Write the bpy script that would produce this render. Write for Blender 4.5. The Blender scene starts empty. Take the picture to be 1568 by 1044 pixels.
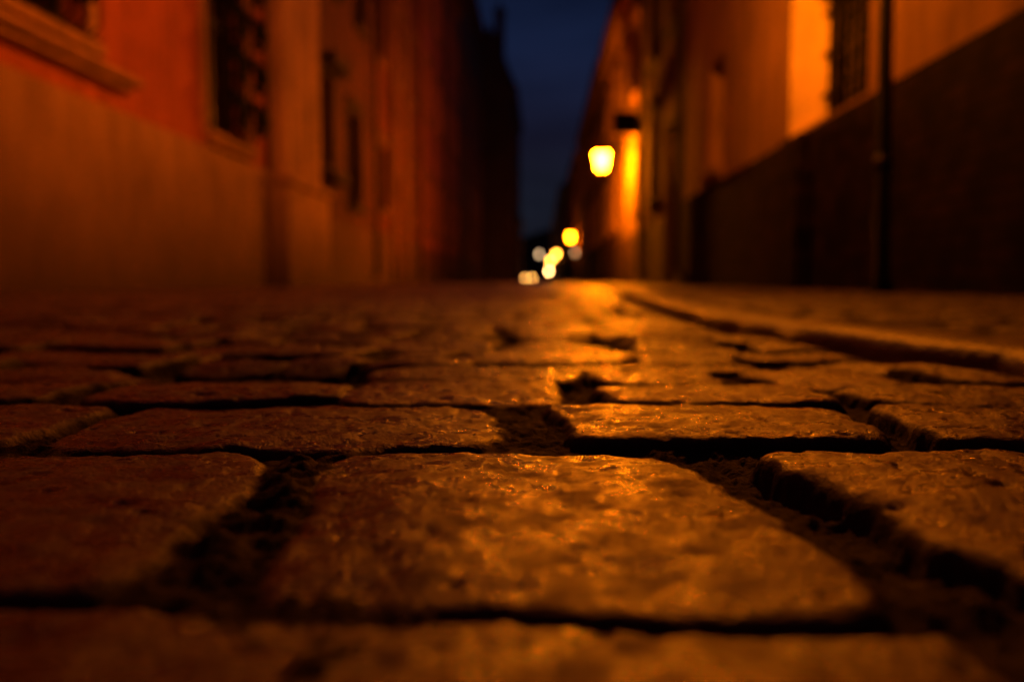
import bpy, math, random
import numpy as np
from mathutils import Vector
R = math.radians
random.seed(7)
rng = np.random.default_rng(11)
H0 = 0.085
scene = bpy.context.scene

# ------------------------------------------------------------------ materials
def newmat(name):
    m = bpy.data.materials.new(name); m.use_nodes = True
    nt = m.node_tree
    return m, nt, nt.nodes['Principled BSDF']
def N(nt, t, **k):
    n = nt.nodes.new(t)
    for a, b in k.items():
        if a in n.inputs: n.inputs[a].default_value = b
        else: setattr(n, a, b)
    return n
def L(nt, a, b): nt.links.new(a, b)

def simple(name, col, rough=0.6, metal=0.0, nscale=8.0, var=0.35, bump=0.2, spec=.5):
    m, nt, b = newmat(name)
    g = N(nt, 'ShaderNodeNewGeometry')
    no = N(nt, 'ShaderNodeTexNoise', Scale=nscale, Detail=3.0)
    L(nt, g.outputs['Position'], no.inputs['Vector'])
    mx = N(nt, 'ShaderNodeMix', data_type='RGBA')
    mx.inputs[6].default_value = (*[c*(1-var) for c in col], 1)
    mx.inputs[7].default_value = (*[min(1, c*(1+var)) for c in col], 1)
    L(nt, no.outputs['Fac'], mx.inputs[0]); L(nt, mx.outputs[2], b.inputs['Base Color'])
    b.inputs['Roughness'].default_value = rough; b.inputs['Metallic'].default_value = metal
    b.inputs['Specular IOR Level'].default_value = spec
    if bump:
        bp = N(nt, 'ShaderNodeBump', Strength=bump, Distance=0.01)
        L(nt, no.outputs['Fac'], bp.inputs['Height']); L(nt, bp.outputs[0], b.inputs['Normal'])
    return m

def plaster(name, col, dirt=(0.07, 0.045, 0.032), dirt_h=1.1, streak=True):
    m, nt, b = newmat(name)
    g = N(nt, 'ShaderNodeNewGeometry')
    n1 = N(nt, 'ShaderNodeTexNoise', Scale=1.1, Detail=4.0, Roughness=0.6)
    L(nt, g.outputs['Position'], n1.inputs['Vector'])
    mp = N(nt, 'ShaderNodeMapping'); mp.inputs['Scale'].default_value = (3, 3, 0.35)
    L(nt, g.outputs['Position'], mp.inputs['Vector'])
    n2 = N(nt, 'ShaderNodeTexNoise', Scale=1.6, Detail=3.0); L(nt, mp.outputs[0], n2.inputs['Vector'])
    mx = N(nt, 'ShaderNodeMix', data_type='RGBA')
    mx.inputs[6].default_value = (*[c*0.55 for c in col], 1)
    mx.inputs[7].default_value = (*[min(1, c*1.25) for c in col], 1)
    ad = N(nt, 'ShaderNodeMath', operation='MULTIPLY_ADD'); ad.inputs[1].default_value = 0.5
    L(nt, n2.outputs['Fac'], ad.inputs[0])
    hf = N(nt, 'ShaderNodeMath', operation='MULTIPLY'); hf.inputs[1].default_value = 0.5
    L(nt, n1.outputs['Fac'], hf.inputs[0]); L(nt, hf.outputs[0], ad.inputs[2])
    cr = N(nt, 'ShaderNodeMapRange'); cr.inputs[1].default_value = 0.35; cr.inputs[2].default_value = 0.65
    L(nt, ad.outputs[0], cr.inputs[0]); L(nt, cr.outputs[0], mx.inputs[0])
    sp = N(nt, 'ShaderNodeSeparateXYZ'); L(nt, g.outputs['Position'], sp.inputs[0])
    dz = N(nt, 'ShaderNodeMath', operation='MULTIPLY_ADD'); dz.inputs[1].default_value = -0.9
    L(nt, n2.outputs['Fac'], dz.inputs[0]); L(nt, sp.outputs['Z'], dz.inputs[2])
    mr = N(nt, 'ShaderNodeMapRange'); mr.inputs[1].default_value = -0.4; mr.inputs[2].default_value = dirt_h-0.3
    mr.inputs[3].default_value = 0.95; mr.inputs[4].default_value = 0.0
    L(nt, dz.outputs[0], mr.inputs[0])
    m2 = N(nt, 'ShaderNodeMix', data_type='RGBA'); m2.inputs[7].default_value = (*dirt, 1)
    L(nt, mr.outputs[0], m2.inputs[0]); L(nt, mx.outputs[2], m2.inputs[6])
    L(nt, m2.outputs[2], b.inputs['Base Color'])
    b.inputs['Roughness'].default_value = 0.95; b.inputs['Specular IOR Level'].default_value = .25
    bp = N(nt, 'ShaderNodeBump', Strength=0.4, Distance=0.03)
    L(nt, n1.outputs['Fac'], bp.inputs['Height']); L(nt, bp.outputs[0], b.inputs['Normal'])
    return m

def brick(name, c1, c2, mortar):
    m, nt, b = newmat(name)
    g = N(nt, 'ShaderNodeNewGeometry')
    sp = N(nt, 'ShaderNodeSeparateXYZ'); L(nt, g.outputs['Position'], sp.inputs[0])
    cb = N(nt, 'ShaderNodeCombineXYZ'); L(nt, sp.outputs['Y'], cb.inputs[0]); L(nt, sp.outputs['Z'], cb.inputs[1])
    br = N(nt, 'ShaderNodeTexBrick', Scale=1.0)
    br.inputs['Color1'].default_value = (*c1, 1); br.inputs['Color2'].default_value = (*c2, 1)
    br.inputs['Mortar'].default_value = (*mortar, 1)
    br.inputs['Brick Width'].default_value = 0.27; br.inputs['Row Height'].default_value = 0.085
    br.inputs['Mortar Size'].default_value = 0.008
    L(nt, cb.outputs[0], br.inputs['Vector'])
    no = N(nt, 'ShaderNodeTexNoise', Scale=5.0, Detail=4.0); L(nt, g.outputs['Position'], no.inputs['Vector'])
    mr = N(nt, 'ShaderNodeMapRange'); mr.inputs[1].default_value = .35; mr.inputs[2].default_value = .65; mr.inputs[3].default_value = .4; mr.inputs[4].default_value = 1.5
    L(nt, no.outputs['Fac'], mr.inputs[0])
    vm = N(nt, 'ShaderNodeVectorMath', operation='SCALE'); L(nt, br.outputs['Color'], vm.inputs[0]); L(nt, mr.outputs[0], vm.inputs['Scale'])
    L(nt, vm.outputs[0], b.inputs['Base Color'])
    b.inputs['Roughness'].default_value = 0.95; b.inputs['Specular IOR Level'].default_value = .10
    bp = N(nt, 'ShaderNodeBump', Strength=0.8, Distance=0.015); bp.invert = True
    L(nt, br.outputs['Fac'], bp.inputs['Height']); L(nt, bp.outputs[0], b.inputs['Normal'])
    return m

def emis(name, col, s):
    m, nt, b = newmat(name)
    b.inputs['Base Color'].default_value = (0.6, 0.5, 0.4, 1)
    b.inputs['Emission Color'].default_value = (*col, 1); b.inputs['Emission Strength'].default_value = s
    return m

def stone_mat(name, far_bump=True, base=(0.070, 0.038, 0.026), r0=.17, r1=.64, bumpd=.0022, spec=.46):
    m, nt, b = newmat(name)
    g = N(nt, 'ShaderNodeNewGeometry')
    at = N(nt, 'ShaderNodeAttribute', attribute_name='stone')
    tn = N(nt, 'ShaderNodeAttribute', attribute_name='tone')
    n1 = N(nt, 'ShaderNodeTexNoise', Scale=42.0, Detail=5.0, Roughness=0.7)
    n2 = N(nt, 'ShaderNodeTexNoise', Scale=360.0, Detail=3.0, Roughness=0.65)
    for n in (n1, n2): L(nt, g.outputs['Position'], n.inputs['Vector'])
    mx = N(nt, 'ShaderNodeMix', data_type='RGBA')
    mx.inputs[6].default_value = (*[c*0.42 for c in base], 1)
    mx.inputs[7].default_value = (*[c*1.6 for c in base], 1)
    a = N(nt, 'ShaderNodeMath', operation='MULTIPLY_ADD'); a.inputs[1].default_value = 0.3
    L(nt, tn.outputs['Fac'], a.inputs[0])
    a2 = N(nt, 'ShaderNodeMath', operation='MULTIPLY_ADD'); a2.inputs[1].default_value = 0.7
    L(nt, n1.outputs['Fac'], a2.inputs[0])
    a3 = N(nt, 'ShaderNodeMath', operation='MULTIPLY_ADD'); a3.inputs[1].default_value = 0.6; a3.inputs[2].default_value = -.30
    L(nt, n2.outputs['Fac'], a3.inputs[0]); L(nt, a3.outputs[0], a2.inputs[2])
    L(nt, a2.outputs[0], a.inputs[2])
    cr = N(nt, 'ShaderNodeMapRange'); cr.inputs[1].default_value = 0.25; cr.inputs[2].default_value = 0.75
    L(nt, a.outputs[0], cr.inputs[0]); L(nt, cr.outputs[0], mx.inputs[0])
    jm = N(nt, 'ShaderNodeMix', data_type='RGBA'); jm.inputs[6].default_value = (0.022, 0.013, 0.009, 1)
    L(nt, at.outputs['Fac'], jm.inputs[0]); L(nt, mx.outputs[2], jm.inputs[7])
    L(nt, jm.outputs[2], b.inputs['Base Color'])
    rr = N(nt, 'ShaderNodeMapRange'); rr.inputs[1].default_value = 0.42; rr.inputs[2].default_value = 0.60
    rr.inputs[3].default_value = r0; rr.inputs[4].default_value = r1
    L(nt, n1.outputs['Fac'], rr.inputs[0])
    rj = N(nt, 'ShaderNodeMix', data_type='FLOAT'); rj.inputs[2].default_value = 0.75
    L(nt, at.outputs['Fac'], rj.inputs[0]); L(nt, rr.outputs[0], rj.inputs[3])
    L(nt, rj.outputs[0], b.inputs['Roughness'])
    sj = N(nt, 'ShaderNodeMapRange'); sj.inputs[3].default_value = .08; sj.inputs[4].default_value = spec
    L(nt, at.outputs['Fac'], sj.inputs[0]); L(nt, sj.outputs[0], b.inputs['Specular IOR Level'])
    b.inputs['IOR'].default_value = 1.5
    bp = N(nt, 'ShaderNodeBump', Strength=0.7, Distance=bumpd)
    L(nt, n2.outputs['Fac'], bp.inputs['Height'])
    last = bp
    if far_bump:
        vo = N(nt, 'ShaderNodeTexVoronoi', Scale=6.0, feature='F1')
        L(nt, g.outputs['Position'], vo.inputs['Vector'])
        sp = N(nt, 'ShaderNodeSeparateXYZ'); L(nt, g.outputs['Position'], sp.inputs[0])
        fr = N(nt, 'ShaderNodeMapRange'); fr.inputs[1].default_value = 6.0; fr.inputs[2].default_value = 9.0
        fr.inputs[4].default_value = 0.25
        L(nt, sp.outputs['Y'], fr.inputs[0])
        bp3 = N(nt, 'ShaderNodeBump', Distance=0.03); bp3.invert = True
        L(nt, fr.outputs[0], bp3.inputs['Strength']); L(nt, vo.outputs['Distance'], bp3.inputs['Height'])
        L(nt, bp.outputs[0], bp3.inputs['Normal']); last = bp3
    L(nt, last.outputs[0], b.inputs['Normal'])
    return m

M_STONE = stone_mat('cobble_stone')
M_PAVE = stone_mat('pavement_stone', True, (0.06, 0.037, 0.025), .4, .65, spec=.28)
M_KERB = simple('kerb_granite', (0.055, 0.034, 0.023), 0.5, nscale=60, bump=0.4, spec=.35)
M_EARTH = simple('earth', (0.06, 0.05, 0.04), 0.95)
M_IRON = simple('black_iron', (0.005, 0.0045, 0.004), 0.7, 0.0, nscale=40, spec=.08)
M_ZINC = simple('zinc_pipe', (0.03, 0.024, 0.02), 0.6, 0.0, nscale=10, spec=.3)
M_FRAME = simple('dark_window_frame', (0.05, 0.03, 0.02), 0.5)
M_DOOR = simple('dark_wood', (0.035, 0.022, 0.014), 0.5, nscale=12)
M_ROOF = simple('roof_tile', (0.05, 0.022, 0.015), 0.85, nscale=4)
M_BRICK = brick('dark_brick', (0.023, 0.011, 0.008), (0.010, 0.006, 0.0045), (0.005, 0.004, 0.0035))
mg, ntg, bg = newmat('window_glass')
bg.inputs['Base Color'].default_value = (0.012, 0.012, 0.014, 1); bg.inputs['Roughness'].default_value = 0.08
M_GLASS = mg

# ------------------------------------------------------------------ mesh builder
class MB:
    def __init__(s): s.v = []; s.f = []
    def quad(s, a, b, c, d):
        i = len(s.v); s.v += [a, b, c, d]; s.f.append((i, i+1, i+2, i+3))
    def poly(s, pts):
        i = len(s.v); s.v += list(pts); s.f.append(tuple(range(i, i+len(pts))))
    def box(s, x0, x1, y0, y1, z0, z1):
        i = len(s.v)
        s.v += [(x, y, z) for x in (x0, x1) for y in (y0, y1) for z in (z0, z1)]
        for q in ((0,1,3,2),(4,6,7,5),(0,4,5,1),(2,3,7,6),(0,2,6,4),(1,5,7,3)):
            s.f.append(tuple(i+k for k in q))
    def tube(s, pts, r, n=8, cap=True):
        pts = [Vector(p) for p in pts]; i0 = len(s.v); up = None
        for k, p in enumerate(pts):
            d = (pts[min(k+1, len(pts)-1)] - pts[max(k-1, 0)]).normalized()
            if up is None: up = Vector((0, 0, 1)) if abs(d.z) < 0.9 else Vector((1, 0, 0))
            a = d.cross(up).normalized(); bb = a.cross(d).normalized(); up = bb
            rr = r[k] if isinstance(r, (list, tuple)) else r
            for j in range(n):
                t = 2*math.pi*j/n; q = p + a*math.cos(t)*rr + bb*math.sin(t)*rr
                s.v.append(tuple(q))
        for k in range(len(pts)-1):
            for j in range(n):
                a = i0+k*n+j; b = i0+k*n+(j+1) % n
                s.f.append((a, b, b+n, a+n))
        if cap:
            s.f.append(tuple(i0+j for j in range(n))[::-1])
            e = i0+(len(pts)-1)*n; s.f.append(tuple(e+j for j in range(n)))
    def obj(s, name, mat, parent=None, smooth=False, bevel=0):
        me = bpy.data.meshes.new(name); me.from_pydata(s.v, [], s.f); me.update()
        me.materials.append(mat)
        if smooth:
            for p in me.polygons: p.use_smooth = True
        o = bpy.data.objects.new(name, me); scene.collection.objects.link(o)
        if parent: o.parent = parent
        if bevel:
            b = o.modifiers.new('b', 'BEVEL'); b.width = bevel; b.segments = 2; b.limit_method = 'ANGLE'
        return o
def empty(name, loc=(0, 0, 0)):
    e = bpy.data.objects.new(name, None); scene.collection.objects.link(e)
    return e

# ------------------------------------------------------------------ cobbled road
TAB = rng.random((256, 256))
def vn(x, y):
    xi = np.floor(x).astype(int); yi = np.floor(y).astype(int)
    fx = x-xi; fy = y-yi; fx = fx*fx*(3-2*fx); fy = fy*fy*(3-2*fy)
    a = TAB[xi & 255, yi & 255]; b = TAB[(xi+1) & 255, yi & 255]
    c = TAB[xi & 255, (yi+1) & 255]; d = TAB[(xi+1) & 255, (yi+1) & 255]
    return (a*(1-fx)+b*fx)*(1-fy)+(c*(1-fx)+d*fx)*fy - 0.5
def fbm(x, y, f, o=4, g=0.5):
    r = 0; a = 1; t = 0
    for k in range(o):
        r = r+a*vn(x*f+17.3*k, y*f+9.1*k); t += a; a *= g; f *= 2.03
    return r/t*2

def kerb_x(y):
    ys = [-6, -1, 0.3, 0.8, 0.97, 1.4, 2.5, 5.5, 11, 20, 60, 400]
    xs = [1.0, 0.9, 0.62, 0.48, 0.42, 0.38, 0.38, 0.55, 0.9, 1.05, 1.1, 1.1]
    y = np.asarray(y, float)
    return (np.interp(y-0.25, ys, xs)+np.interp(y, ys, xs)+np.interp(y+0.25, ys, xs))/3

def grow(start, end, d0, rate, dmax):
    out = []; p = start; sgn = 1 if end > start else -1; d = d0
    while (end-p)*sgn > 0:
        d = min(d*(1+rate), dmax); p += sgn*d; out.append(p)
    return out

def build_height(xs, ys, stones, joint=-0.0085, depth=0.020, rad=0.010, warp=0.011, rubble=None):
    X, Y = np.meshgrid(xs, ys)          # rows = y
    lf = np.clip((Y-.60)/.25, 0, 1)*.030
    WX = X+warp*fbm(X, Y, 14, 3)+0.0035*fbm(X+3, Y, 70, 3)+lf*fbm(X+50, Y, 4.5, 2)
    WY = Y+warp*fbm(X+31, Y+7, 14, 3)+0.0030*fbm(X+8, Y+5, 70, 3)+1.3*lf*fbm(X, Y+60, 3.5, 2)
    Z = joint+0.005*fbm(X+4, Y, 18, 2)+0.004*fbm(X, Y, 75, 4)+0.0035*np.abs(fbm(X+5, Y, 200, 2))
    if rubble is not None: Z = Z+rubble(X, Y)
    S = np.zeros_like(Z); T = np.full_like(Z, 0.5)
    for pts, top, sx, sy, tone in stones:
        P = np.array(pts); c = P.mean(0)
        area = 0.5*np.sum(P[:, 0]*np.roll(P[:, 1], -1)-np.roll(P[:, 0], -1)*P[:, 1])
        if area < 0: P = P[::-1]
        mg_ = .05 if c[1] > .55 else .02
        x0, y0 = P.min(0)-mg_; x1, y1 = P.max(0)+mg_
        i0, i1 = np.searchsorted(xs, [x0, x1]); j0, j1 = np.searchsorted(ys, [y0, y1])
        if i1-i0 < 1 or j1-j0 < 1: continue
        wx = WX[j0:j1, i0:i1]; wy = WY[j0:j1, i0:i1]
        k = 0.007; acc = 0
        for q in range(len(P)):
            a = P[q]; b = P[(q+1) % len(P)]; e = b-a; n = np.array([e[1], -e[0]])/np.hypot(*e)
            acc = acc+np.exp(np.clip(((wx-a[0])*n[0]+(wy-a[1])*n[1])/k, -60, 60))
        d = k*np.log(acc)
        t = np.clip(-d/rad, 0, 1)
        prof = np.sqrt(np.clip(1-(1-t)**2.2, 0, 1))
        dome = np.clip(-d/0.07, 0, 1)
        x = X[j0:j1, i0:i1]; y = Y[j0:j1, i0:i1]
        z = top+sx*(x-c[0])+sy*(y-c[1])+0.004*(1-(1-dome)**2)-0.003-depth*(1-prof)
        z = z+0.0028*fbm(x+7, y, 18, 3)+0.0009*fbm(x, y+3, 110, 3)+0.0005*fbm(x+2, y+3, 300, 2)
        pit = np.clip(fbm(x+1, y+2, 75, 2)-0.52, 0, 1); z = z-0.008*pit
        ok = (d < 0)
        cur = Z[j0:j1, i0:i1]
        m = ok & (z > cur)
        cur[m] = z[m]
        s = S[j0:j1, i0:i1]; s[m] = np.clip(t*1.5-0.5, 0, 1)[m]
        tt = T[j0:j1, i0:i1]; tt[m] = tone
    return X, Y, Z, S, T

def grid_obj(name, X, Y, Z, S, T, mat):
    ny, nx = X.shape
    co = np.stack([X, Y, Z], -1).reshape(-1, 3).astype(np.float32)
    idx = np.arange(nx*ny).reshape(ny, nx)
    q = np.stack([idx[:-1, :-1], idx[:-1, 1:], idx[1:, 1:], idx[1:, :-1]], -1).reshape(-1, 4)
    me = bpy.data.meshes.new(name)
    me.vertices.add(len(co)); me.vertices.foreach_set('co', co.ravel())
    me.loops.add(q.size); me.loops.foreach_set('vertex_index', q.ravel().astype(np.int32))
    me.polygons.add(len(q)); me.polygons.foreach_set('loop_start', np.arange(0, q.size, 4, dtype=np.int32))
    me.update(calc_edges=True)
    me.polygons.foreach_set('use_smooth', np.ones(len(q), bool))
    for nm, A in (('stone', S), ('tone', T)):
        at = me.attributes.new(nm, 'FLOAT', 'POINT'); at.data.foreach_set('value', A.ravel().astype(np.float32))
    me.materials.append(mat)
    o = bpy.data.objects.new(name, me); scene.collection.objects.link(o); return o

h = H0
def hs(pts, top=0.0, sx=0.0, sy=0.0, tone=0.5): return ([(a*h, b*h) for a, b in pts], top*h, sx, sy, tone)
stones = [
 hs([(-1.27,5.02),(.72,5.06),(1.0,4.55),(1.25,3.4),(1.18,2.55),(-1.04,2.52)], 0.0, 0.0, 0.004, 0.5),
 hs([(-3.6,5.04),(-1.72,5.10),(-1.42,4.6),(-1.36,2.52),(-3.6,2.52)], -.01, 0.01, -0.005, 0.4),
 hs([(1.08,5.06),(3.4,5.14),(3.4,2.58),(1.62,2.54),(1.42,3.5)], 0.02, -0.02, 0.0, 0.6),
 hs([(-2.9,2.60),(1.36,2.61),(1.36,.6),(-2.9,.6)], -.02, 0.0, 0.0, 0.5),
 hs([(1.40,2.60),(3.8,2.56),(3.8,.5),(1.44,.5)], -.02, 0.0, 0.0, 0.4),
 hs([(-3.3,6.80),(-.5,7.0),(-.20,6.2),(-.33,5.06),(-3.2,5.0)], 0.0, 0.0, -0.005, 0.35),
 hs([(0,6.97),(2.25,6.87),(2.45,6.1),(2.36,5.40),(.05,5.32)], .035, 0.0, -0.01, 0.45),
 hs([(2.48,6.85),(4.6,6.9),(4.6,5.2),(2.52,5.24)], .03, -0.02, 0.0, 0.55),
 hs([(-5.6,6.9),(-3.34,6.75),(-3.28,5.08),(-5.6,5.1)], .02, 0.0, 0.0, 0.6),
 hs([(-6.0,5.05),(-3.66,5.0),(-3.66,2.54),(-6.0,2.54)], 0, 0.0, 0.0, 0.4),
 hs([(3.5,5.1),(5.8,5.15),(5.8,2.6),(3.5,2.6)], 0, 0.0, 0.0, 0.4),
]
def gen_row(y0, y1, xa, xb, w0, w1, gap, out, amp=0.3, r=random, tv=.003):
    x = xa
    while x < xb:
        w = r.uniform(w0, w1)
        d = y1-y0; j = lambda: r.uniform(-1, 1)*0.12*d*amp/0.3
        P = [(x+j()*0.8, y0+j()), (x+w*0.5, y0+j()*.5-0.004), (x+w+j()*0.8, y0+j()), (x+w+j()*0.8, y1+j()), (x+w*.5, y1+j()*.5+0.004), (x+j()*0.8, y1+j())]
        out.append((P, r.uniform(-tv, tv), r.uniform(-.02, .02), r.uniform(-.02, .02), r.random()))
        x += w+gap*r.uniform(0.3, 1.6)
for (ya, yb, left, right) in [(.049, .219, -.255, .33), (.214, .432, -.515, .50), (.431, .585, -.478, .395)]:
    gen_row(ya, yb, -4.1, left-.2, .13, .22, .006, stones); gen_row(ya, yb, right, 1.1, .13, .22, .006, stones)
y = -1.2
while y < 0.03:
    d = min(random.uniform(.13, .17), 0.03-y+.001)
    if d > .06: gen_row(y, y+d-.003, -4.1, 1.2, .14, .24, .006, stones)
    y += d
y = .585
while y < 9.2:
    far = y > .72
    d = random.uniform(.09, .15) if far else random.uniform(.12, .17)
    gen_row(y, y+d+.001, -4.15+random.uniform(-.2, 0), 1.3, .08 if far else .12, .19 if far else .26, .006, stones, amp=.55, tv=.005 if far else .003)
    y += d
xs = np.array(sorted(grow(-.56, -4.3, .0022, .03, .022)[::-1] + list(np.arange(-.56, .60, .0021)) + grow(.60, 2.4, .0022, .03, .04)))
ys = np.array(sorted(grow(.12, -1.4, .0025, .05, .05)[::-1] + list(np.arange(.12, .38, .0021)) + list(np.arange(.38, .64, .0016)) + grow(.64, 9.0, .0018, .009, .028) + grow(9.0, 200, .03, .07, 5.0)))
ys = ys[np.concatenate([[True], np.diff(ys) > 1e-5])]
def rub(X, Y):
    a = np.exp(-((X/h+1.22+(Y/h-4)*0.02)/.28)**2)*np.clip((Y/h-2.6)*2, 0, 1)*np.clip((5.2-Y/h)*2, 0, 1)
    b = np.exp(-((X/h+.13)/.3)**2-((Y/h-6.0)/.8)**2)
    c = np.exp(-(((X/h-1.25-(4.2-Y/h)*.13))/.25)**2)*np.clip((Y/h-2.8)*2, 0, 1)*np.clip((5.2-Y/h)*2, 0, 1)
    return 0.006*a*(1+1.0*fbm(X, Y, 90, 3))+0.005*b-0.006*c-.004*np.clip((Y-.6)*4, 0, 1)
X, Y, Z, S, T = build_height(xs, ys, stones, rubble=rub)
hol = np.clip(fbm(X+11, Y+3, 5.5, 2)-.42, 0, 1)*np.clip((Y-.62)*6, 0, 1)
Z = Z-.05*hol; S = S*(1-np.clip(hol*3, 0, .6))
fade = np.clip((Y-7.0)/2.0, 0, 1)
Z = Z*(1-fade)+(-0.003)*fade; S = S*(1-fade)+fade; T = T*(1-fade)+0.5*fade
Z = Z+0.006*fbm(X, Y, 0.7, 2)*np.clip((Y-.7)/1.0, 0, 1)
KX = kerb_x(Y)
gut = np.exp(-((X-KX+.014)/.036)**2)
Z = Z-0.026*gut; S = S*(1-.85*gut)
Z = np.where(X > KX+.02, -0.06, Z)
grid_obj('cobblestone_road', X, Y, Z, S, T, M_STONE)

# pavement (small setts)
ps = []
y = -1.3
while y < 9.2:
    d = random.uniform(.085, .12); gen_row(y, y+d-.009, .3+random.uniform(-.05, 0), 2.3, .08, .13, .010, ps); y += d
ysp = np.array(sorted(grow(.3, -1.4, .012, .04, .05)[::-1] + grow(.3, 9.0, .007, .01, .03) + grow(9.0, 200, .03, .07, 5.0)))
xsp = np.linspace(.3, 2.3, 170)
Xp, Yp, Zp, Sp, Tp = build_height(xsp, ysp, ps, joint=-0.008, depth=0.014, rad=0.014, warp=0.007)
fade = np.clip((Yp-6.5)/2.0, 0, 1); Zp = Zp*(1-fade)+(-0.002)*fade; Sp = Sp*(1-fade)+fade; Tp = Tp*(1-fade)+.5*fade
Zp = Zp+0.014+0.018*fbm(Xp, Yp, 1.6, 3)
Kp = kerb_x(Yp)+0.10
Zp = np.where(Xp < Kp, -0.06, Zp)
grid_obj('pavement', Xp, Yp, Zp, Sp, Tp, M_PAVE)
# kerb stones
kb = empty('kerb'); y = -1.3; kmb = MB(); kk = random.Random(3)
while y < 150:
    ln = kk.uniform(.55, .95) if y < 20 else 4.0
    seg = 10 if y < 20 else 4; dz = kk.uniform(-.003, .003)
    y1 = y+ln-.012; rings = []
    for s in range(seg+1):
        yy = y+(y1-y)*s/seg; kx = float(kerb_x(yy))
        e = 0.006 if s in (0, seg) else 0
        w = 0.005*math.sin(yy*23)+.003*math.sin(yy*51)
        prof = [(0.0+w, -.06), (0.002+w, -.004-e), (.008+w, .007+dz-e), (.022+w, .014+dz-e), (.06, .016+dz-e), (.098, .016+dz-e), (.108, -.05)]
        rings.append([(kx+a, yy, b) for a, b in prof])
    i0 = len(kmb.v)
    for rg in rings: kmb.v += rg
    npf = 7
    for s in range(seg):
        for j in range(npf-1):
            a = i0+s*npf+j; kmb.f.append((a, a+1, a+1+npf, a+npf))
    kmb.f.append(tuple(i0+j for j in range(npf))); kmb.f.append(tuple(i0+seg*npf+j for j in range(npf)))
    y += ln
kmb.obj('kerb_stones', M_KERB, kb, smooth=True)

gm = MB(); gm.quad((-900, -300, -.08), (900, -300, -.08), (900, 1500, -.08), (-900, 1500, -.08)); gm.obj('ground', M_EARTH)

# ------------------------------------------------------------------ buildings
P_PALE = plaster('pale_reveal_plaster', (0.80, 0.60, 0.32), dirt_h=.3)
def scroll_grille(mb, x, ya, yb, za, zb, out):
    n = max(3, int((yb-ya)/.2))
    for i in range(n+1):
        yy = ya+(yb-ya)*i/n; mb.tube([(x, yy, za), (x+out*.14, yy, za+.12), (x+out*.14, yy, zb)], .013, 6)
    k = max(2, int((zb-za)/.55))
    for i in range(k+1):
        zz = za+(zb-za)*i/k; mb.tube([(x+out*.14, ya, zz), (x+out*.14, yb, zz)], .014, 6)
    for i in range(k):
        zc = za+(zb-za)*(i+.5)/k
        for c in range(2):
            yc = ya+(yb-ya)*(.25+.5*c); pts = []
            for t in range(20):
                a = t/19*3.4*math.pi; rr = .27*(1-t/26)
                pts.append((x+out*(.20+.14*math.cos((rr*math.sin(a))/.27*1.5)), yc+rr*math.cos(a)*(1 if c else -1), zc+rr*math.sin(a)))
            mb.tube(pts, .040, 5)

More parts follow.
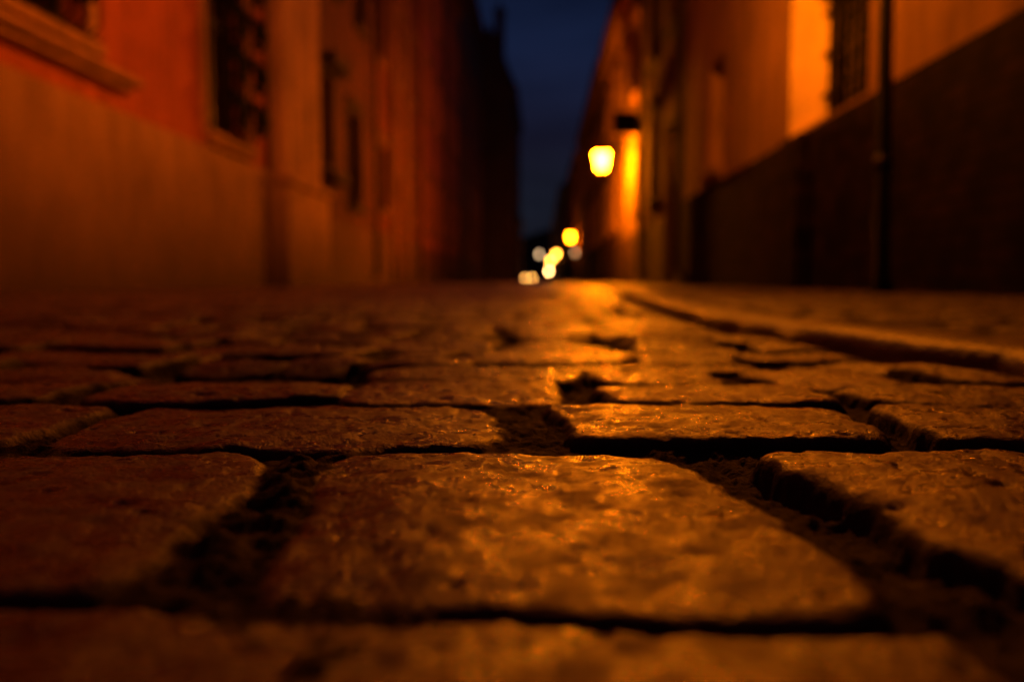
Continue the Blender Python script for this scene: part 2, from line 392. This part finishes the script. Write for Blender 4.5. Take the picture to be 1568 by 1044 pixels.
def house(name, side, xf, y0, y1, H, wallmat, plinthmat, ph, ops, trim=None, rec=.24, pipe=None, cornice=.3, roof_h=3.0, depth=9, bands=()):
    root = empty(name); sd = side
    W = MB(); P = MB(); G = MB(); F = MB(); T_ = MB(); Rf = MB(); I = MB(); D = MB(); NR = MB()
    ycut = sorted(set([y0, y1]+[o[0] for o in ops]+[o[1] for o in ops]))
    zcut = sorted(set([0-.1, H, ph]+[o[2] for o in ops]+[o[3] for o in ops]))
    xp = xf-sd*.05
    def inside(a, b):
        return any(o[0] < a < o[1] and o[2] < b < o[3] for o in ops)
    for i in range(len(ycut)-1):
        for j in range(len(zcut)-1):
            a, b, c, d = ycut[i], ycut[i+1], zcut[j], zcut[j+1]
            if inside((a+b)/2, (c+d)/2): continue
            if d <= ph+1e-6: P.quad((xp, a, c), (xp, b, c), (xp, b, d), (xp, a, d))
            else: W.quad((xf, a, c), (xf, b, c), (xf, b, d), (xf, a, d))
            if abs(d-ph) < 1e-6: P.quad((xp, a, d), (xp, b, d), (xf, b, d+.03), (xf, a, d+.03))
    xb = xf+sd*depth
    W.quad((xf, y0, -.1), (xb, y0, -.1), (xb, y0, H), (xf, y0, H)); W.quad((xf, y1, -.1), (xb, y1, -.1), (xb, y1, H), (xf, y1, H))
    P.quad((xp, y0, -.1), (xf, y0, -.1), (xf, y0, ph), (xp, y0, ph)); P.quad((xp, y1, -.1), (xf, y1, -.1), (xf, y1, ph), (xp, y1, ph))
    W.quad((xb, y0, -.1), (xb, y1, -.1), (xb, y1, H), (xb, y0, H))
    for op in ops:
        a, b, c, d, kind = op[:5]
        rc = .42 if kind == 'niche' else rec
        xo = xp if c < ph-.01 else xf; xi = xf+sd*rc
        tgt = NR if kind == 'niche' else W
        tgt.quad((xo, a, c), (xi, a, c), (xi, a, d), (xo, a, d)); tgt.quad((xo, b, c), (xi, b, c), (xi, b, d), (xo, b, d))
        tgt.quad((xo, a, d), (xi, a, d), (xi, b, d), (xo, b, d)); tgt.quad((xo, a, c), (xi, a, c), (xi, b, c), (xo, b, c))
        if kind == 'door':
            D.box(*sorted((xi, xi+sd*.05)), a, b, c, d)
            n = 2
            for q in range(n):
                for r_ in range(3):
                    ya = a+(b-a)*(q+.14)/n; yb = a+(b-a)*(q+.86)/n; za = c+(d-c)*(r_+.12)/3; zb = c+(d-c)*(r_+.88)/3
                    D.box(*sorted((xi-sd*.02, xi+sd*.01)), ya, yb, za, zb)
        else:
            G.quad((xi, a, c), (xi, b, c), (xi, b, d), (xi, a, d))
            fx = sorted((xi-sd*.05, xi-sd*.004)); f = .06
            F.box(*fx, a, a+f, c, d); F.box(*fx, b-f, b, c, d); F.box(*fx, a+f, b-f, c, c+f); F.box(*fx, a+f, b-f, d-f, d)
            m = (a+b)/2; F.box(*fx, m-.03, m+.03, c+f, d-f)
            zt = c+(d-c)*.68; fx2 = sorted((xi-sd*.047, xi-sd*.006)); F.box(*fx2, a+f, m-.03, zt-.02, zt+.02); F.box(*fx2, m+.03, b-f, zt-.02, zt+.02)
            if kind != 'niche':
                T_.box(*sorted((xf-sd*.13, xf+sd*.02)), a-.12, b+.12, c-.10, c-.004)
                T_.box(*sorted((xf-sd*.08, xf+sd*.02)), a-.08, b+.08, c-.17, c-.102)
            if kind == 'grille': scroll_grille(I, xf, a+.01, b-.01, c+.01, min(d-.01, c+2.4), -sd)
            if kind in ('bars', 'niche'):
                nb = int((b-a)/.16); xq = xf+sd*(rc-.12); br_ = .022 if kind == 'niche' else .012
                for q in range(1, nb): yy = a+(b-a)*q/nb; I.tube([(xq, yy, c), (xq, yy, d)], br_, 6)
                for q in range(1, 4): zz = c+(d-c)*q/4; I.tube([(xq, a, zz), (xq, b, zz)], br_, 6)
        if trim:
            t = .16; tx = sorted((xf-sd*.035, xf+sd*.02))
            lo = max(c, ph+.035)
            T_.box(*tx, a-t, a-.002, lo, d+t); T_.box(*tx, b+.002, b+t, lo, d+t); T_.box(*tx, a, b, d+.002, d+t)
            if kind != 'door': T_.box(*sorted((xf-sd*.12, xf+sd*.01)), a-t-.06, b+t+.06, d+t+.002, d+t+.08)
    for zb in bands: T_.box(*sorted((xf-sd*.07, xf+sd*.01)), y0+.01, y1-.01, zb, zb+.14)
    if cornice:
        T_.box(*sorted((xf-sd*cornice*.5, xf+sd*.01)), y0+.005, y1-.005, H-.45, H-.22)
        T_.box(*sorted((xf-sd*cornice, xf+sd*.01)), y0-.0, y1+.0, H-.219, H+.02)
    xr = xf+sd*depth*.5; xe = xf-sd*(cornice+.05)
    Rf.quad((xe, y0-.05, H+.03), (xe, y1+.05, H+.03), (xr, y1+.05, H+roof_h), (xr, y0-.05, H+roof_h))
    Rf.quad((xb, y0-.05, H+.03), (xb, y1+.05, H+.03), (xr, y1+.05, H+roof_h), (xr, y0-.05, H+roof_h))
    W.poly([(xf, y0, H), (xb, y0, H), (xr, y0, H+roof_h-.05)]); W.poly([(xf, y1, H), (xb, y1, H), (xr, y1, H+roof_h-.05)])
    Rf.box(*sorted((xe-sd*.08, xe)), y0, y1, H-.1, H+.03)
    W.obj('walls', wallmat, root); P.obj('plinth', plinthmat, root); Rf.obj('roof', M_ROOF, root)
    if NR.v: NR.obj('window_reveal', P_PALE, root)
    if G.v: G.obj('window_panes', M_GLASS, root)
    if F.v: F.obj('window_frames', M_FRAME, root)
    if T_.v: T_.obj('trim', trim or wallmat, root, bevel=.012)
    if I.v: I.obj('iron_grilles', M_IRON, root, smooth=True)
    if D.v: D.obj('door_leaves', M_DOOR, root)
    if pipe is not None:
        pm = MB()
        for py in pipe:
            xx = xf-sd*.14; pm.tube([(xx+sd*.1, py, .12), (xx, py, .3), (xx, py, H-.6), (xf-sd*cornice, py, H-.15)], .055, 10)
            z = 1.5
            while z < H-1: pm.tube([(xx, py, z), (xx, py, z+.05)], .066, 10); z += 2.2
        pm.obj('drainpipe', M_ZINC, root, smooth=True)
    return root

def win_rows(y0, y1, n, floors, w=1.0, kind='win'):
    out = []; st = (y1-y0)/n
    for (za, zb) in floors:
        for i in range(n):
            c = y0+st*(i+.5); out.append((c-w/2, c+w/2, za, zb, kind))
    return out

P_RED = plaster('red_orange_plaster', (0.50, 0.135, 0.055))
P_OCH = plaster('ochre_plaster', (0.52, 0.30, 0.15), dirt_h=1.7)
P_OCH2 = plaster('pale_ochre_trim', (0.48, 0.27, 0.13))
P_BRN = plaster('brown_plaster', (0.13, 0.065, 0.04))
P_BRN2 = plaster('umber_plaster', (0.10, 0.038, 0.024))
P_PIL = plaster('dull_ochre_trim', (0.20, 0.095, 0.048))
P_DRK = plaster('dark_plaster', (0.06, 0.038, 0.03))
P_RED2 = plaster('brick_red_plaster', (0.17, 0.05, 0.03))
P_RED3 = plaster('faded_red_plaster', (0.38, 0.105, 0.05))
P_ORG = plaster('orange_plaster', (0.32, 0.19, 0.08), dirt_h=.3)

XL = -4.0; XR = 2.2
g1 = [(-3.0, -1.6, 2.0, 4.2, 'grille'), (1.2, 2.8, 2.0, 4.2, 'grille'), (5.3, 7.5, 2.16, 4.3, 'grille'), (10.2, 11.6, 1.87, 4.1, 'grille')]
g1 += win_rows(-6, 12.4, 4, [(6.2, 8.2)])
L1 = house('plaster_house', -1, XL, -6, 12.4, 12.4, P_RED, P_OCH, 1.66, g1, trim=P_OCH2, bands=(5.2,))
m = MB()
m.box(XL+.021, XL+.12, 4.4, 8.1, 1.86, 1.92); m.box(XL+.021, XL+.20, 4.3, 8.2, 1.921, 1.988)
m.obj('window_ledge', P_OCH2, L1, bevel=.02)
m = MB()
m.box(XL-.02, XL+.30, 12.45, 14.9, -.05, 1.5); m.box(XL-.02, XL+.36, 12.4, 14.95, 1.501, 1.62); m.box(XL-.02, XL+.2, 12.6, 14.75, 1.621, 12.2)
m.obj('corner_pilaster', P_OCH2, L1, bevel=.03)
L2 = house('plaster_house', -1, XL, 14.98, 20.3, 12.2, P_BRN2, P_BRN, 1.2, [(15.5, 16.3, 2.2, 3.9, 'win'), (17.7, 18.8, 1.7, 3.6, 'win')]+win_rows(15, 20.3, 2, [(5.6, 7.4), (9, 10.6)]), trim=P_DRK, pipe=[20.0])
m = MB(); m.box(XL+.05, XL+.32, 15.3, 16.5, 1.9, 2.08); m.box(XL+.05, XL+.34, 15.3, 16.5, 3.95, 4.15); m.obj('window_hood', P_DRK, L2, bevel=.02)
L3 = house('plaster_house', -1, XL-.05, 20.33, 28, 12.5, P_RED2, P_BRN, 1.3, [(21.2, 22.4, 1.9, 3.5, 'win'), (23.5, 24.7, 0, 3.0, 'door'), (25.7, 26.9, 1.9, 3.5, 'win')]+win_rows(20.4, 28, 3, [(5.6, 7.4), (9, 10.6)]), trim=P_PIL, pipe=[27.6])
m = MB()
for yy in (22.75, 25.0): m.box(XL-.04, XL+.14, yy, yy+.45, 0, 11.9)
m.obj('pilasters', P_PIL, L3, bevel=.02)
L4 = house('plaster_house', -1, XL+.1, 28.03, 40, 12.4, P_RED3, P_RED2, 1.2, win_rows(28, 40, 4, [(1.8, 3.5), (5.5, 7.4), (9, 10.8)]), trim=P_PIL, pipe=[33.8])
L5 = house('plaster_house', -1, XL+.1, 40.03, 55, 15.0, P_BRN, P_DRK, 1.2, win_rows(40, 55, 5, [(1.8, 3.5), (5.5, 7.4), (9, 10.8)]), trim=P_BRN)
L6 = house('corner_house', -1, -1.9, 57, 74, 12.8, P_DRK, P_DRK, 1.2, win_rows(57, 74, 5, [(1.8, 3.5), (5.5, 7.4), (9, 10.8)]), trim=P_BRN, roof_h=4.2, depth=3.2, cornice=.15)
m = MB(); m.box(-3.2, -2.55, 58.4, 59.2, 14.5, 18.0); m.box(-3.27, -2.48, 58.33, 59.27, 18.001, 18.2)
m.tube([(-2.9, 58.8, 18.2), (-2.9, 58.8, 18.9)], [.22, .02], 8); m.obj('chimney', P_DRK, L6)
L7 = house('plaster_house', -1, -3.0, 76, 125, 8, P_RED2, P_ORG, 1.2, win_rows(76, 125, 12, [(1.8, 3.5), (5.2, 6.8)]), trim=P_OCH2)
L8 = house('plaster_house', -1, -3.6, 127, 160, 6.2, P_ORG, P_ORG, 1.2, win_rows(127, 160, 6, [(1.8, 3.5)]), trim=P_OCH2)
# right side
g = [(5.95, 7.8, 1.36, 2.78, 'niche'), (10.6, 11.5, 1.5, 2.85, 'win'), (1.6, 3.0, 1.5, 3.0, 'bars')]+win_rows(-6, 13.4, 5, [(4.4, 5.9)])
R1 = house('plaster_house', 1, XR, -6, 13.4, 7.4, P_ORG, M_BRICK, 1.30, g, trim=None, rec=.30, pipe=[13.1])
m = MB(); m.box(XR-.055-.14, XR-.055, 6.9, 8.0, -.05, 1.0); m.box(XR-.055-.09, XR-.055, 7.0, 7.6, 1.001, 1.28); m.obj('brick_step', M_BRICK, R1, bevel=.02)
up = [(4.4, 5.9)]
R2 = house('plaster_house', 1, XR+.02, 13.43, 18.6, 7.5, P_BRN, P_DRK, 1.2, [(14.2, 15.3, 0.05, 2.7, 'door'), (16.5, 17.5, 1.7, 3.3, 'win')]+win_rows(13.4, 18.6, 2, up), trim=P_DRK, pipe=[18.4])
R3 = house('plaster_house', 1, XR, 18.63, 30, 7.2, P_ORG, P_BRN, 1.2, [(19.1, 20.1, 1.7, 3.3, 'win'), (25, 26, 1.7, 3.3, 'win'), (27.5, 28.5, 1.7, 3.3, 'win')]+win_rows(18.6, 30, 4, up), trim=P_OCH2, pipe=[29.8])
R4 = house('plaster_house', 1, XR+.05, 30.03, 48, 7.6, P_BRN, P_DRK, 1.2, win_rows(30, 48, 6, [(1.7, 3.3), (4.4, 5.9)]), trim=P_OCH2, roof_h=3)
R5 = house('plaster_house', 1, XR-.05, 48.03, 75, 7.2, P_OCH, P_BRN, 1.2, win_rows(48, 75, 8, [(1.7, 3.3), (4.4, 5.9)]), trim=P_OCH2, roof_h=3)
R6 = house('plaster_house', 1, XR-.3, 75.03, 160, 8.3, P_BRN, P_DRK, 1.2, win_rows(75, 160, 20, [(1.7, 3.3), (4.4, 5.9)]), trim=P_OCH2, roof_h=3)
R7 = house('plaster_house', 1, -6, 172, 182, 8.0, P_DRK, P_DRK, 1.2, [], depth=25, roof_h=4)

# ------------------------------------------------------------------ lanterns
def lantern(pos, wallx, strength, col=(1, .20, .002), s=1.0, bracket=True):
    root = empty('street_lamp'); x, y, z = pos
    def ring(w, zz): return [(x-w, y-w, zz), (x+w, y-w, zz), (x+w, y+w, zz), (x-w, y+w, zz)]
    g = MB(); a = ring(.105*s, z-.2*s); b = ring(.165*s, z+.2*s)
    for i in range(4): j = (i+1) % 4; g.quad(a[i], a[j], b[j], b[i])
    g.quad(*a[::-1])
    g.obj('opal_glass', emis('lamp_glow', col, strength), root)
    f = MB()
    a2 = ring(.113*s, z-.2*s); b2 = ring(.173*s, z+.2*s)
    for i in range(4):
        f.tube([a2[i], b2[i]], .010*s, 6)
        f.tube([a2[i], a2[(i+1) % 4]], .011*s, 6); f.tube([b2[i], b2[(i+1) % 4]], .014*s, 6)
    c0 = ring(.2*s, z+.215*s); c1 = ring(.11*s, z+.32*s); c2 = ring(.04*s, z+.37*s)
    f.quad(*c0)
    for p, q in ((c0, c1), (c1, c2)):
        for i in range(4): j = (i+1) % 4; f.quad(p[i], p[j], q[j], q[i])
    f.tube([(x, y, z+.36*s), (x, y, z+.41*s), (x, y, z+.45*s), (x, y, z+.50*s)], [.03*s, .045*s, .03*s, .006*s], 8)
    f.tube([(x, y, z-.26*s), (x, y, z-.205*s)], [.02*s, .09*s], 8)
    if bracket:
        sg = 1 if wallx > x else -1
        f.tube([(x, y, z+.47*s), (x+sg*.02, y, z+.56), (wallx-.0, y, z+.56)], .018, 8)
        pts = []
        Lh = abs(wallx-x)
        for t in range(13):
            q = t/12; pts.append((x+sg*(.15*Lh+q*.85*Lh), y, z+.54-.5*q*q*min(1.2, Lh)))
        f.tube(pts, .012, 6)
        f.box(*sorted((wallx, wallx-sg*.03)), y-.05, y+.05, z-.2, z+.75)
    f.obj('iron_frame', M_IRON, root)
    return root
lantern((1.48, 21.6, 3.05), XR, 1050, col=(1, .20, .0012), s=1.0)
lantern((1.05, 6.2, 3.75), XR, 390, s=1.0)
lantern((1.72, 52, 2.7), XR-.05, 110)
lantern((1.5, 90, 2.85), XR-.3, 55, (1, .35, .03))
lantern((1.2, 120, 2.85), XR-.3, 80, (1, .4, .05))
lantern((1.15, 142, 1.65), XR-.3, 100, (1, .5, .15))
lantern((-.34, 110, 3.45), -3, 9, (1, .6, .3))
lantern((-2.3, 85, 1.95), -3, 6, (1, .55, .3), s=.8)
lantern((1.72, 45, 1.55), XR+.05, 2.5, (1, .5, .2), s=.6)

# pole on pavement
pl = empty('street_pole'); m = MB()
m.tube([(1.78, 4.55, -.02), (1.78, 4.55, .06), (1.777, 4.55, .08), (1.74, 4.55, 3.6)], [.058, .055, .037, .036], 16)
m.tube([(1.74, 4.55, 3.6), (1.74, 4.55, 3.65)], [.04, .01], 16)
m.obj('post', M_IRON, pl, smooth=True)
m = MB(); m.tube([(1.77, 4.55, .66), (1.77, 4.55, .73)], .046, 14); m.obj('clamp', M_ZINC, pl, smooth=True)
sg = empty('hanging_sign'); m = MB()
m.tube([(XR, 18.2, 3.75), (XR-.75, 18.2, 3.75)], .015, 8); m.box(XR-.7, XR-.2, 18.18, 18.22, 3.15, 3.6)
m.tube([(XR-.65, 18.2, 3.6), (XR-.65, 18.2, 3.75)], .008, 6); m.tube([(XR-.25, 18.2, 3.6), (XR-.25, 18.2, 3.75)], .008, 6)
m.obj('panel_and_bracket', M_IRON, sg, bevel=.004)

def car(px, py, col, hl):
    root = empty('parked_car'); b = MB()
    prof = [(-2.1, .35), (-2.15, .65), (-2.0, .85), (-1.1, 1.0), (-.4, 1.42), (.9, 1.45), (1.7, 1.0), (2.1, .9), (2.15, .5), (2.05, .32)]
    secs = []
    for sx_, k in ((-.86, .94), (-.8, 1), (.8, 1), (.86, .94)):
        secs.append([(px+sx_*(1 if z < .95 else .82), py+yy*k, .1+z*k) for yy, z in prof])
    for s_ in secs: b.v += s_
    n = len(prof)
    for q in range(3):
        for j in range(n): b.f.append((q*n+j, q*n+(j+1) % n, (q+1)*n+(j+1) % n, (q+1)*n+j))
    b.f.append(tuple(range(n))); b.f.append(tuple(3*n+j for j in range(n)))
    b.obj('body', simple('car_paint', col, .3), root, bevel=.03)
    w = MB()
    for xx in (-.78, .78):
        for yy in (-1.3, 1.3): w.tube([(px+xx-.1, py+yy, .33), (px+xx+.1, py+yy, .33)], .33, 20)
    w.obj('wheels', simple('tyre', (.02, .02, .02), .8), root)
    hh = MB()
    for xx in (-.62, .62): hh.tube([(px+xx, py-2.08, .60), (px+xx, py-2.2, .60)], .12, 14)
    hh.obj('headlights', emis('headlight_glow', (1, .42, .08), hl), root)
    ws = MB(); ws.quad((px-.66, py-1.06, 1.12), (px+.66, py-1.06, 1.12), (px+.62, py-.46, 1.5), (px-.62, py-.46, 1.5)); ws.obj('windscreen', M_GLASS, root)
car(-2.25, 150, (.05, .05, .06), 60)

# ------------------------------------------------------------------ sky
w = bpy.data.worlds.new('World'); scene.world = w; w.use_nodes = True
nt = w.node_tree; bgn = nt.nodes['Background']
tc = N(nt, 'ShaderNodeTexCoord'); sp = N(nt, 'ShaderNodeSeparateXYZ'); L(nt, tc.outputs['Generated'], sp.inputs[0])
cr = N(nt, 'ShaderNodeValToRGB'); L(nt, sp.outputs['Z'], cr.inputs[0])
el = cr.color_ramp.elements
el[0].position = 0.0; el[0].color = (.013, .013, .019, 1)
el[1].position = 1.0; el[1].color = (.003, .006, .022, 1)
for p, c in ((.08, (.011, .013, .024, 1)), (.16, (.007, .007, .018, 1)), (.26, (.007, .012, .038, 1)), (.4, (.007, .014, .048, 1))):
    e = el.new(p); e.color = c
mp = N(nt, 'ShaderNodeMapping'); mp.inputs['Scale'].default_value = (2, 2, 7); L(nt, tc.outputs['Generated'], mp.inputs[0])
no = N(nt, 'ShaderNodeTexNoise', Scale=1.3, Detail=4.0, Distortion=.6); L(nt, mp.outputs[0], no.inputs['Vector'])
mr = N(nt, 'ShaderNodeMapRange'); mr.inputs[1].default_value = .35; mr.inputs[2].default_value = .68; mr.inputs[3].default_value = .55; mr.inputs[4].default_value = 1.3
L(nt, no.outputs['Fac'], mr.inputs[0])
vm = N(nt, 'ShaderNodeVectorMath', operation='SCALE'); L(nt, cr.outputs[0], vm.inputs[0]); L(nt, mr.outputs[0], vm.inputs['Scale'])
L(nt, vm.outputs[0], bgn.inputs[0]); bgn.inputs[1].default_value = 1.0

# ------------------------------------------------------------------ camera
cd = bpy.data.cameras.new('camera'); cam = bpy.data.objects.new('camera', cd); scene.collection.objects.link(cam)
cam.location = (0, 0, H0); cam.rotation_euler = (R(90-4.03), 0, R(2.0))
cd.lens = 30; cd.sensor_width = 36; cd.clip_start = .01; cd.clip_end = 3000
cd.dof.use_dof = True; cd.dof.focus_distance = .44; cd.dof.aperture_fstop = 4.2
scene.camera = cam
scene.view_settings.view_transform = 'Standard'; scene.view_settings.look = 'None'; scene.view_settings.exposure = 0
